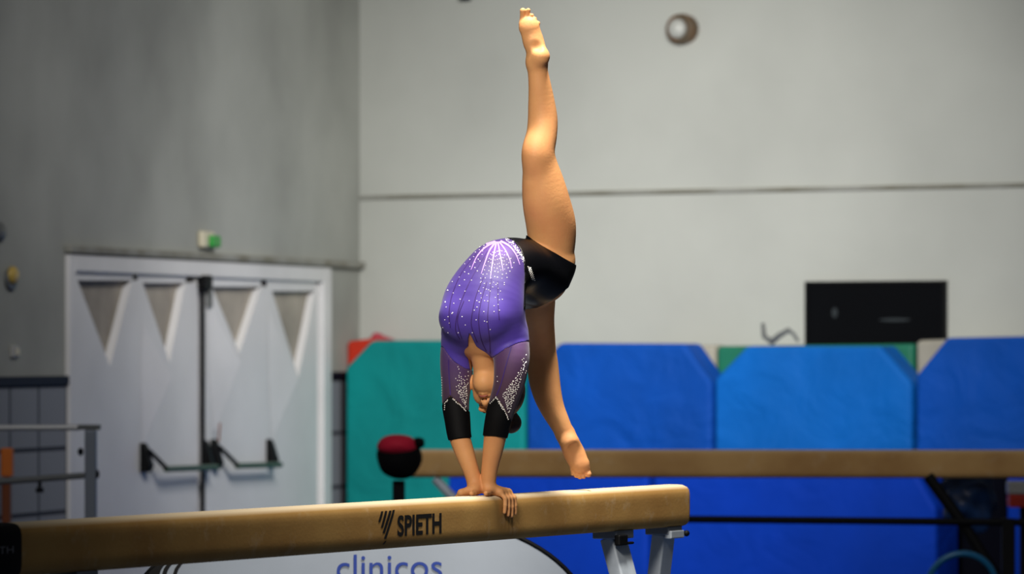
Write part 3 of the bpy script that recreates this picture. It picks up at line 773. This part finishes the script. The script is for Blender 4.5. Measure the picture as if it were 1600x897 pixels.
# --- arms
armN = limb([(792, 530, 32, 17.02), (799, 556, 26.5, 16.98), (798, 580, 24, 16.97), (794, 605, 21.5, 16.97), (786, 630, 19.8, 16.98), (779, 655, 18.3, 16.985), (774, 680, 16.8, 17.0),
             (770, 705, 14.8, 17.01), (765.5, 730, 12.3, 17.02), (763, 750, 11.2, 17.027), (763, 762, 11.4, 17.03)], k=.045)
armF = limb([(722, 530, 30, 17.09), (715, 556, 25, 17.10), (713.5, 580, 23, 17.10), (713, 605, 20.5, 17.09), (712, 632, 18.8, 17.08), (715, 658, 17.3, 17.07), (718, 682, 15.8, 17.06),
             (726, 707, 14.3, 17.05), (734, 730, 12.2, 17.04), (740.5, 750, 11.2, 17.035), (742.5, 760, 11.4, 17.03)], k=.045)
def hand(wr, kn, sgn, tshift, thumb):
    """wr, kn: wrist and knuckle-row centre in beam coordinates (t, o, h); sgn +1: fingers over the front edge"""
    out = []
    W_ = B(*wr)
    edge = .0 if sgn > 0 else -.13
    ks = []
    for i, (dt, L1, r) in enumerate(((-.033, .050, .0078), (-.011, .060, .0084), (.011, .064, .0086), (.033, .056, .0084))):
        t = kn[0]+dt
        K = B(t, kn[1]+sgn*.0, kn[2]); ks.append(K)
        out.append(cone(W_+bd*dt*.45, .0145, K, .0115, k=.016))
        sp = dt*.15
        p1 = B(t+sp*.3, edge+sgn*.010, -.010); p2 = B(t+sp, edge+sgn*(.0115), -.010-L1*.5); p3 = B(t+sp*1.5, edge+sgn*.0105, -.010-L1)
        out.append(cone(K, r*1.15, p1, r*1.05, k=.006)); out.append(cone(p1, r*1.05, p2, r*.95, k=.003)); out.append(cone(p2, r*.95, p3, r*.82, k=.003))
    out.append(cone(ks[0], .012, ks[3], .0115, k=.008))
    A1, A2, A3 = [B(*q) for q in thumb]
    out.append(cone(W_, .013, A1, .0115, k=.014)); out.append(cone(A1, .0112, A2, .0095, k=.004)); out.append(cone(A2, .0095, A3, .0085, k=.003))
    return out
handN = hand((.117, -.052, .022), (.158, -.012, .010), 1, 0, ((.095, -.035, .014), (.070, -.028, .010), (.045, -.026, .009)))
handF = hand((.085, -.088, .022), (.070, -.120, .010), -1, 0, ((.066, -.080, .013), (.040, -.070, .010), (.016, -.068, .009)))
# --- neck and head
neck = limb([(752, 535, 24, 17.03), (756, 556, 20, 17.04), (760, 580, 18.5, 17.06), (768, 600, 19, 17.09)], k=.035)
cdir = (bv*.70-UP*.71).normalized(); lat = (nv*.98+Vector((0, 0, .0))).normalized(); lat = (lat-cdir*lat.dot(cdir)).normalized()
fdir = cdir.cross(lat).normalized()
if fdir.z > 0: fdir = -fdir
hc = P(777, 609, 17.12)
def Hp(c, f_, l=0): return hc+cdir*c+fdir*f_+lat*l
ax3 = (cdir, fdir, lat)
head = [ell(Hp(.022, -.018), ax3, (.094, .092, .076), k=.03),
        ell(Hp(-.028, .022), ax3, (.085, .066, .064), k=.03),
        ell(Hp(-.092, .060), ax3, (.024, .024, .026), k=.03),
        cone(Hp(-.090, .055), .020, Hp(-.045, -.005, .052), .016, k=.03), cone(Hp(-.090, .055), .020, Hp(-.045, -.005, -.052), .016, k=.03),
        ell(Hp(-.020, .060, .034), ax3, (.024, .018, .022), k=.02), ell(Hp(-.020, .060, -.034), ax3, (.024, .018, .022), k=.02),
        cone(Hp(.012, .084), .007, Hp(-.030, .100), .0095, k=.012), ell(Hp(-.034, .097), ax3, (.010, .011, .011), k=.006),
        ell(Hp(-.037, .090, .011), ax3, (.008, .010, .007), k=.005), ell(Hp(-.037, .090, -.011), ax3, (.008, .010, .007), k=.005),
        cone(Hp(-.057, .084, -.018), .0055, Hp(-.057, .088, 0), .0068, k=.006), cone(Hp(-.057, .088, 0), .0068, Hp(-.057, .084, .018), .0055, k=.004),
        cone(Hp(-.068, .082, -.015), .0060, Hp(-.068, .087, 0), .0075, k=.004), cone(Hp(-.068, .087, 0), .0075, Hp(-.068, .082, .015), .0060, k=.004),
        cone(Hp(.022, .076, -.045), .009, Hp(.024, .084, -.015), .009, k=.015), cone(Hp(.022, .076, .045), .009, Hp(.024, .084, .015), .009, k=.015),
        ell(Hp(.002, .080, .031), ax3, (.011, .012, .016), k=.01, sub=True), ell(Hp(.002, .080, -.031), ax3, (.011, .012, .016), k=.01, sub=True),
        ell(Hp(.002, .070, .031), ax3, (.012, .012, .013), k=.004), ell(Hp(.002, .070, -.031), ax3, (.012, .012, .013), k=.004)]
for sg in (-1, 1):
    head.append(ell(Hp(-.012, -.012, sg*.072), (cdir+fdir*-.1, fdir, lat), (.030, .017, .009), k=.008))
    head.append(ell(Hp(-.010, -.008, sg*.082), ax3, (.018, .009, .006), k=.004, sub=True))
BODY = torso+hips+legU+legL+armN+armF+neck+head+handN+handF
person = smesh('person', surface(BODY, h=.0026, smooth=2), M['skin'])
tag(person, 'gymnast in a purple and black leotard, arched in a split handstand on the beam', 'person')

# --- clothing
def poly_sd(poly):
    Q = np.array(poly, float); Q2 = np.roll(Q, -1, axis=0)
    def f_(X):
        u = 800+X[:, 0]/X[:, 1]*F; v = HOR-(X[:, 2]-EYE)/X[:, 1]*F
        d = np.full(len(X), 1e9); ins = np.zeros(len(X), bool)
        for (x0, y0), (x1, y1) in zip(Q, Q2):
            ex, ey = x1-x0, y1-y0; t = np.clip(((u-x0)*ex+(v-y0)*ey)/(ex*ex+ey*ey+1e-9), 0, 1)
            d = np.minimum(d, (u-x0-t*ex)**2+(v-y0-t*ey)**2)
            c = ((y0 > v) != (y1 > v)); xi = x0+(v-y0)/(ey if abs(ey) > 1e-9 else 1e-9)*ex; ins ^= c & (u < xi)
        d = np.sqrt(d); return np.where(ins, -d, d)*17.1/F
    return f_
apex = P(775, 377, 17.05)
M['bodice'] = dist_grad('dyed_violet_lycra', [(.05, (164, 116, 200)), (.12, (100, 60, 150)), (.24, (58, 28, 104)), (.42, (58, 34, 118)), (.75, (86, 62, 168)), (1, (78, 58, 166))], tuple(apex), .46, rough=.6, noise=.12, sheen=.1)
M['sleeveN'] = dist_grad('sheer_plum_mesh', [(0, (96, 60, 150)), (.25, (84, 50, 100)), (.6, (74, 44, 70)), (1, (44, 26, 44))], tuple(P(800, 530, 16.95)), .30, sheen=.2, rough=.7)
M['sleeveF'] = dist_grad('sheer_plum_mesh_far', [(0, (88, 62, 150)), (.25, (80, 50, 106)), (.6, (68, 42, 70)), (1, (40, 25, 42))], tuple(P(712, 545, 17.05)), .28, sheen=.2, rough=.7)
bod_poly = [(640, 355), (789, 355), (790, 371), (802, 376), (812, 388), (818, 403), (820, 430), (818, 482), (842, 486), (842, 534), (826, 533), (810, 536), (790, 545), (767, 561), (757, 552), (744, 541), (734, 521), (732, 530), (731, 555), (735, 578), (728, 577), (716, 570), (704, 560), (692, 542), (640, 538)]
brief_poly = [(789, 360), (790, 371), (802, 376), (812, 388), (818, 403), (820, 430), (818, 484), (840, 481), (862, 470), (890, 448), (910, 420), (897, 412), (884, 405), (869, 396), (856, 389), (844, 382), (832, 374), (825, 368.5), (815, 364)]
slN_poly = [(767, 561), (790, 545), (810, 536), (826, 533), (850, 531), (850, 640), (806, 670), (795, 652), (790, 642), (783, 630), (775, 619), (766, 628), (752, 640), (745, 600), (750, 570), (757, 552)]
slF_poly = [(692, 542), (704, 560), (716, 570), (728, 577), (735, 578), (745, 580), (745, 650), (729, 640), (722, 634), (713, 626), (704, 619), (696, 626), (685, 640), (660, 600), (660, 538)]
cfN_poly = [(745, 645), (766, 628), (775, 619), (783, 630), (790, 642), (795, 652), (806, 670), (810, 688), (789, 684.6), (774, 682), (758, 681), (740, 683)]
cfF_poly = [(685, 640), (696, 626), (704, 619), (713, 626), (722, 634), (729, 640), (745, 650), (745, 683), (733, 684), (717, 685.5), (702.5, 688.5), (685, 692)]
leo = smesh('leotard', surface(torso+armN[:10]+armF[:10], h=.0032, off=.0035, clip=poly_sd(bod_poly), smooth=1), M['bodice'], person)
leo['label'] = 'violet leotard bodice with pale lilac streaks'
brief = smesh('leotard_brief', surface(torso+hips+legU[:40]+legL[:30], h=.0032, off=.005, clip=poly_sd(brief_poly), smooth=1), M['brief'], leo); brief['label'] = 'glossy black brief of the leotard'
slN = smesh('sleeve', surface(armN, h=.003, off=.0032, clip=poly_sd(slN_poly), smooth=1), M['sleeveN'], leo); slN['label'] = 'sheer plum mesh sleeve'
slF = smesh('sleeve', surface(armF, h=.003, off=.0032, clip=poly_sd(slF_poly), smooth=1), M['sleeveF'], leo); slF['label'] = 'sheer plum mesh sleeve'
cfN = smesh('sleeve_cuff', surface(armN, h=.003, off=.0045, clip=poly_sd(cfN_poly), smooth=1), M['cuff'], leo); cfN['label'] = 'black lower sleeve'
cfF = smesh('sleeve_cuff', surface(armF, h=.003, off=.0045, clip=poly_sd(cfF_poly), smooth=1), M['cuff'], leo); cfF['label'] = 'black lower sleeve'
# --- hair
def hair_clip(X):
    q = X-V3(hc); f_ = q@V3(fdir); c = q@V3(cdir); l = q@V3(lat)
    return np.maximum(f_-(.012+.45*np.maximum(c-.02, 0)), -c-.045)
hairP = [ell(Hp(.024, -.020), ax3, (.100, .098, .080), k=.02), ell(Hp(-.02, -.07), ax3, (.05, .04, .05), k=.03)]
hair = smesh('hair', surface(hairP, h=.003, off=.001, clip=hair_clip, smooth=2), M['hair'], person)
bunc = P(799, 662, 17.22)
bun = [ell(bunc, (cdir, fdir, lat), (.030, .038, .036), k=.02), cone(Hp(.09, -.03), .022, bunc, .024, k=.02)]
smesh('hair_bun', surface(bun, h=.003, smooth=2), M['hair'], hair)
# --- face details
def bvh(o):
    me = o.data; return BVHTree.FromPolygons([v.co for v in me.vertices], [tuple(p.vertices) for p in me.polygons])
eyeo = Vector((0, 0, EYE))
def cast(tree, px, py):
    d = (P(px, py, 17)-eyeo).normalized(); h = tree.ray_cast(eyeo, d)
    return (h[0], h[1]) if h[0] is not None else None
for sg in (-1, 1):
    bm = bmesh.new(); bmesh.ops.create_uvsphere(bm, u_segments=12, v_segments=8, radius=1)
    for v in bm.verts: v.co = Hp(-.0425, .091, sg*.0075)+cdir*v.co.x*.003+fdir*v.co.y*.006+lat*v.co.z*.0036
    obj('nostril', bm, M['nostril'], person, smooth=True)
    bm = tube([Hp(.022, .088, sg*.014), Hp(.026, .089, sg*.028), Hp(.022, .080, sg*.046)], [.0025, .003, .0015], 8)
    obj('eyebrow', bm, M['hair'], person, smooth=True)
    bm = tube([Hp(-.003, .083, sg*.019), Hp(-.006, .085, sg*.031), Hp(-.003, .080, sg*.043)], [.001, .0018, .001], 6)
    obj('eyelashes', bm, M['nostril'], person, smooth=True)
bm = bmesh.new()
obj('lips', tube([Hp(-.0625, .089, -.019), Hp(-.062, .0945, -.008), Hp(-.0625, .0955, 0), Hp(-.062, .0945, .008), Hp(-.0625, .089, .019)], [.001, .0032, .0034, .0032, .001], 8), M['lip'], person, smooth=True)

# --- seams, streaks and crystals, laid on the cloth
tb, tbr, tsN, tsF, tcN, tcF = [bvh(o) for o in (leo, brief, slN, slF, cfN, cfF)]
def ribbon(tree, pts, wd, m, name, parent, lift=.0012, n=26):
    rows = catmull([(x, y) for x, y in pts], max(2, n//max(1, len(pts)-1)))
    L_, R_ = [], []
    bm = bmesh.new(); prev = None
    for i, q in enumerate(rows):
        a_ = rows[max(i-1, 0)]; b_ = rows[min(i+1, len(rows)-1)]; d = np.array(b_)-np.array(a_); d /= (np.linalg.norm(d)+1e-9)
        u = i/(len(rows)-1); ww = wd*(1-.8*u) if wd > 2 else wd
        h0 = cast(tree, q[0]-d[1]*ww/2, q[1]+d[0]*ww/2); h1 = cast(tree, q[0]+d[1]*ww/2, q[1]-d[0]*ww/2)
        if not h0 or not h1: prev = None; continue
        v = (bm.verts.new(h0[0]+h0[1]*lift), bm.verts.new(h1[0]+h1[1]*lift))
        if prev: bm.faces.new((prev[0], prev[1], v[1], v[0]))
        prev = v
    return obj(name, bm, m, parent, smooth=True)
for pts, wd in (([(774, 378), (750, 386), (728, 402), (712, 424)], 3.6), ([(774, 378), (757, 388), (745, 402), (736, 422)], 3.2),
                ([(775, 378), (765, 392), (758, 410), (752, 428)], 3.4), ([(776, 378), (772, 396), (769, 414), (766, 436)], 3),
                ([(778, 378), (781, 396), (784, 412), (786, 424)], 2.6), ([(780, 378), (790, 392), (797, 408), (799, 420)], 2.6),
                ([(782, 377), (796, 385), (806, 398), (812, 414)], 3.6)):
    ribbon(tb, pts, wd, M['streak'], 'lilac_streak', leo)
for pts in ([(762, 392), (742, 425), (725, 460), (715, 490), (712, 515), (719, 530)], [(744, 396), (722, 425), (707, 460), (702, 490), (704, 512)],
            [(756, 432), (744, 462), (738, 490), (737, 510), (746, 535)], [(761, 440), (752, 470), (748, 500), (752, 530), (760, 548)],
            [(768, 436), (764, 470), (762, 500), (765, 530), (766, 552)], [(778, 440), (778, 470), (780, 500)], [(725, 470), (715, 500), (722, 530)]):
    ribbon(tb, pts, 1.3, M['seam'], 'seam', leo)
ribbon(tb, [(733, 521), (742, 539), (755, 551), (766, 560)], 1.6, M['seam'], 'seam', leo)
ribbon(tsN, [(799, 542), (791, 570), (783, 600), (776, 618)], 1.6, M['seam'], 'seam', slN)
ribbon(tsF, [(701, 562), (702, 590), (704, 617)], 1.8, M['seam'], 'seam', slF)
def stones(tree, pts, name, parent):
    bm = bmesh.new()
    for px, py, r in pts:
        h = cast(tree, px, py)
        if not h: continue
        p, nn = h; nn = nn if nn.dot(p-eyeo) < 0 else -nn
        a_ = nn.orthogonal().normalized(); b_ = nn.cross(a_); r_ = r*1.0*17/F
        ring = [bm.verts.new(p+(a_*math.cos(q)+b_*math.sin(q))*r_) for q in [k*math.pi/3 for k in range(6)]]
        top = [bm.verts.new(p+nn*r_*.7+(a_*math.cos(q)+b_*math.sin(q))*r_*.55) for q in [k*math.pi/3 for k in range(6)]]
        bm.faces.new(top)
        for k in range(6): bm.faces.new((ring[k], ring[(k+1) % 6], top[(k+1) % 6], top[k]))
    o = obj(name, bm, M['stone'], parent); o['kind'] = 'stuff'; return o
S_ = []
ap = (775, 377)
for ang, l0, l1, st in ((168, 24, 60, 5), (160, 20, 75, 5), (152, 22, 85, 5.5), (144, 26, 100, 6), (136, 30, 118, 6.5), (130, 40, 130, 8), (122, 55, 150, 10),
                        (112, 22, 70, 4.6), (105, 18, 110, 4.8), (99, 22, 95, 5.2), (93, 18, 80, 4.8), (87, 16, 110, 5), (80, 16, 70, 4.6), (73, 16, 64, 4.6), (66, 16, 60, 5), (58, 18, 55, 5.5), (50, 22, 50, 5.5)):
    l = l0
    while l < l1:
        q = math.radians(ang+rng.uniform(-1.5, 1.5)); S_.append((ap[0]+math.cos(q)*l, ap[1]+math.sin(q)*l*1.0, .95+rng.uniform(-.1, .25))); l += st*rng.uniform(.8, 1.3)*(1+(l/120))
for x, y in ((752, 440), (748, 455), (745, 470), (760, 452), (757, 470), (756, 487), (772, 478), (774, 465), (782, 455), (785, 468), (761, 503), (766, 515), (744, 500), (741, 485), (733, 470), (757, 502), (772, 487), (766, 455), (788, 445), (775, 445), (709, 474), (706, 490), (702, 505), (700, 495), (716, 520), (738, 520), (727, 508), (722, 495), (697, 480), (695, 500), (700, 520), (692, 512)):
    S_.append((x, y, 1.0))
stones(tb, S_, 'crystal_trim', leo)
S_ = []
band = [(790, 374), (798, 379), (806, 388), (813, 399), (818, 410)]
for i in range(70):
    u = rng.uniform(0, 3.999); k = int(u); f_ = u-k
    S_.append((band[k][0]*(1-f_)+band[k+1][0]*f_+rng.uniform(-3, 3.5), band[k][1]*(1-f_)+band[k+1][1]*f_+rng.uniform(-3, 2), 1.0))
stones(tb, S_, 'crystal_band', leo)
S_ = [(x+1, y, 1.0) for x, y, r in S_]
for i in range(24):
    u = i/23; S_.append((825+7*u+(i % 3)*1.8, 417+21*u, 1.0))
stones(tbr, S_, 'crystal_trim', brief)
def in_tri(a_, b_, c_, n, pw=1.0):
    out = []
    while len(out) < n:
        u, v = rng.random(), rng.random()
        if u+v > 1: u, v = 1-u, 1-v
        p = (a_[0]+(b_[0]-a_[0])*u+(c_[0]-a_[0])*v, a_[1]+(b_[1]-a_[1])*u+(c_[1]-a_[1])*v)
        if all((p[0]-q[0])**2+(p[1]-q[1])**2 > 7 for q in out) or rng.random() < .02: out.append((p[0], p[1], .95))
    return out
stones(tsN, in_tri((822, 565), (785, 618), (796, 648), 95)+in_tri((816, 590), (787, 612), (795, 648), 45)+in_tri((824, 545), (812, 570), (822, 590), 10)+in_tri((776, 578), (778, 600), (776, 590), 2), 'crystal_trim', slN)
stones(tsF, in_tri((733, 578), (712, 605), (728, 640), 40)+in_tri((731, 600), (715, 612), (728, 640), 40)+in_tri((714, 570), (711, 600), (728, 600), 12)+[(690.5, y, .9) for y in range(590, 628, 4)], 'crystal_trim', slF)
def along(pts, n, jit=.6):
    out = []
    for i in range(n):
        u = i/(n-1)*(len(pts)-1); k = min(int(u), len(pts)-2); f_ = u-k
        out.append((pts[k][0]*(1-f_)+pts[k+1][0]*f_+rng.uniform(-jit, jit), pts[k][1]*(1-f_)+pts[k+1][1]*f_+rng.uniform(-jit, jit), 1.1))
    return out
stones(tcN, along([(775, 621), (783, 632), (790, 644), (794, 655)], 18)+along([(774, 622), (766, 630)], 5)+along([(779, 628), (786, 640)], 6), 'crystal_trim', cfN)
stones(tcF, along([(708, 623), (714, 629), (722, 636), (728, 642)], 14)+along([(699, 625), (695, 630), (694, 640)], 7), 'crystal_trim', cfF)
print('body verts', len(person.data.vertices))
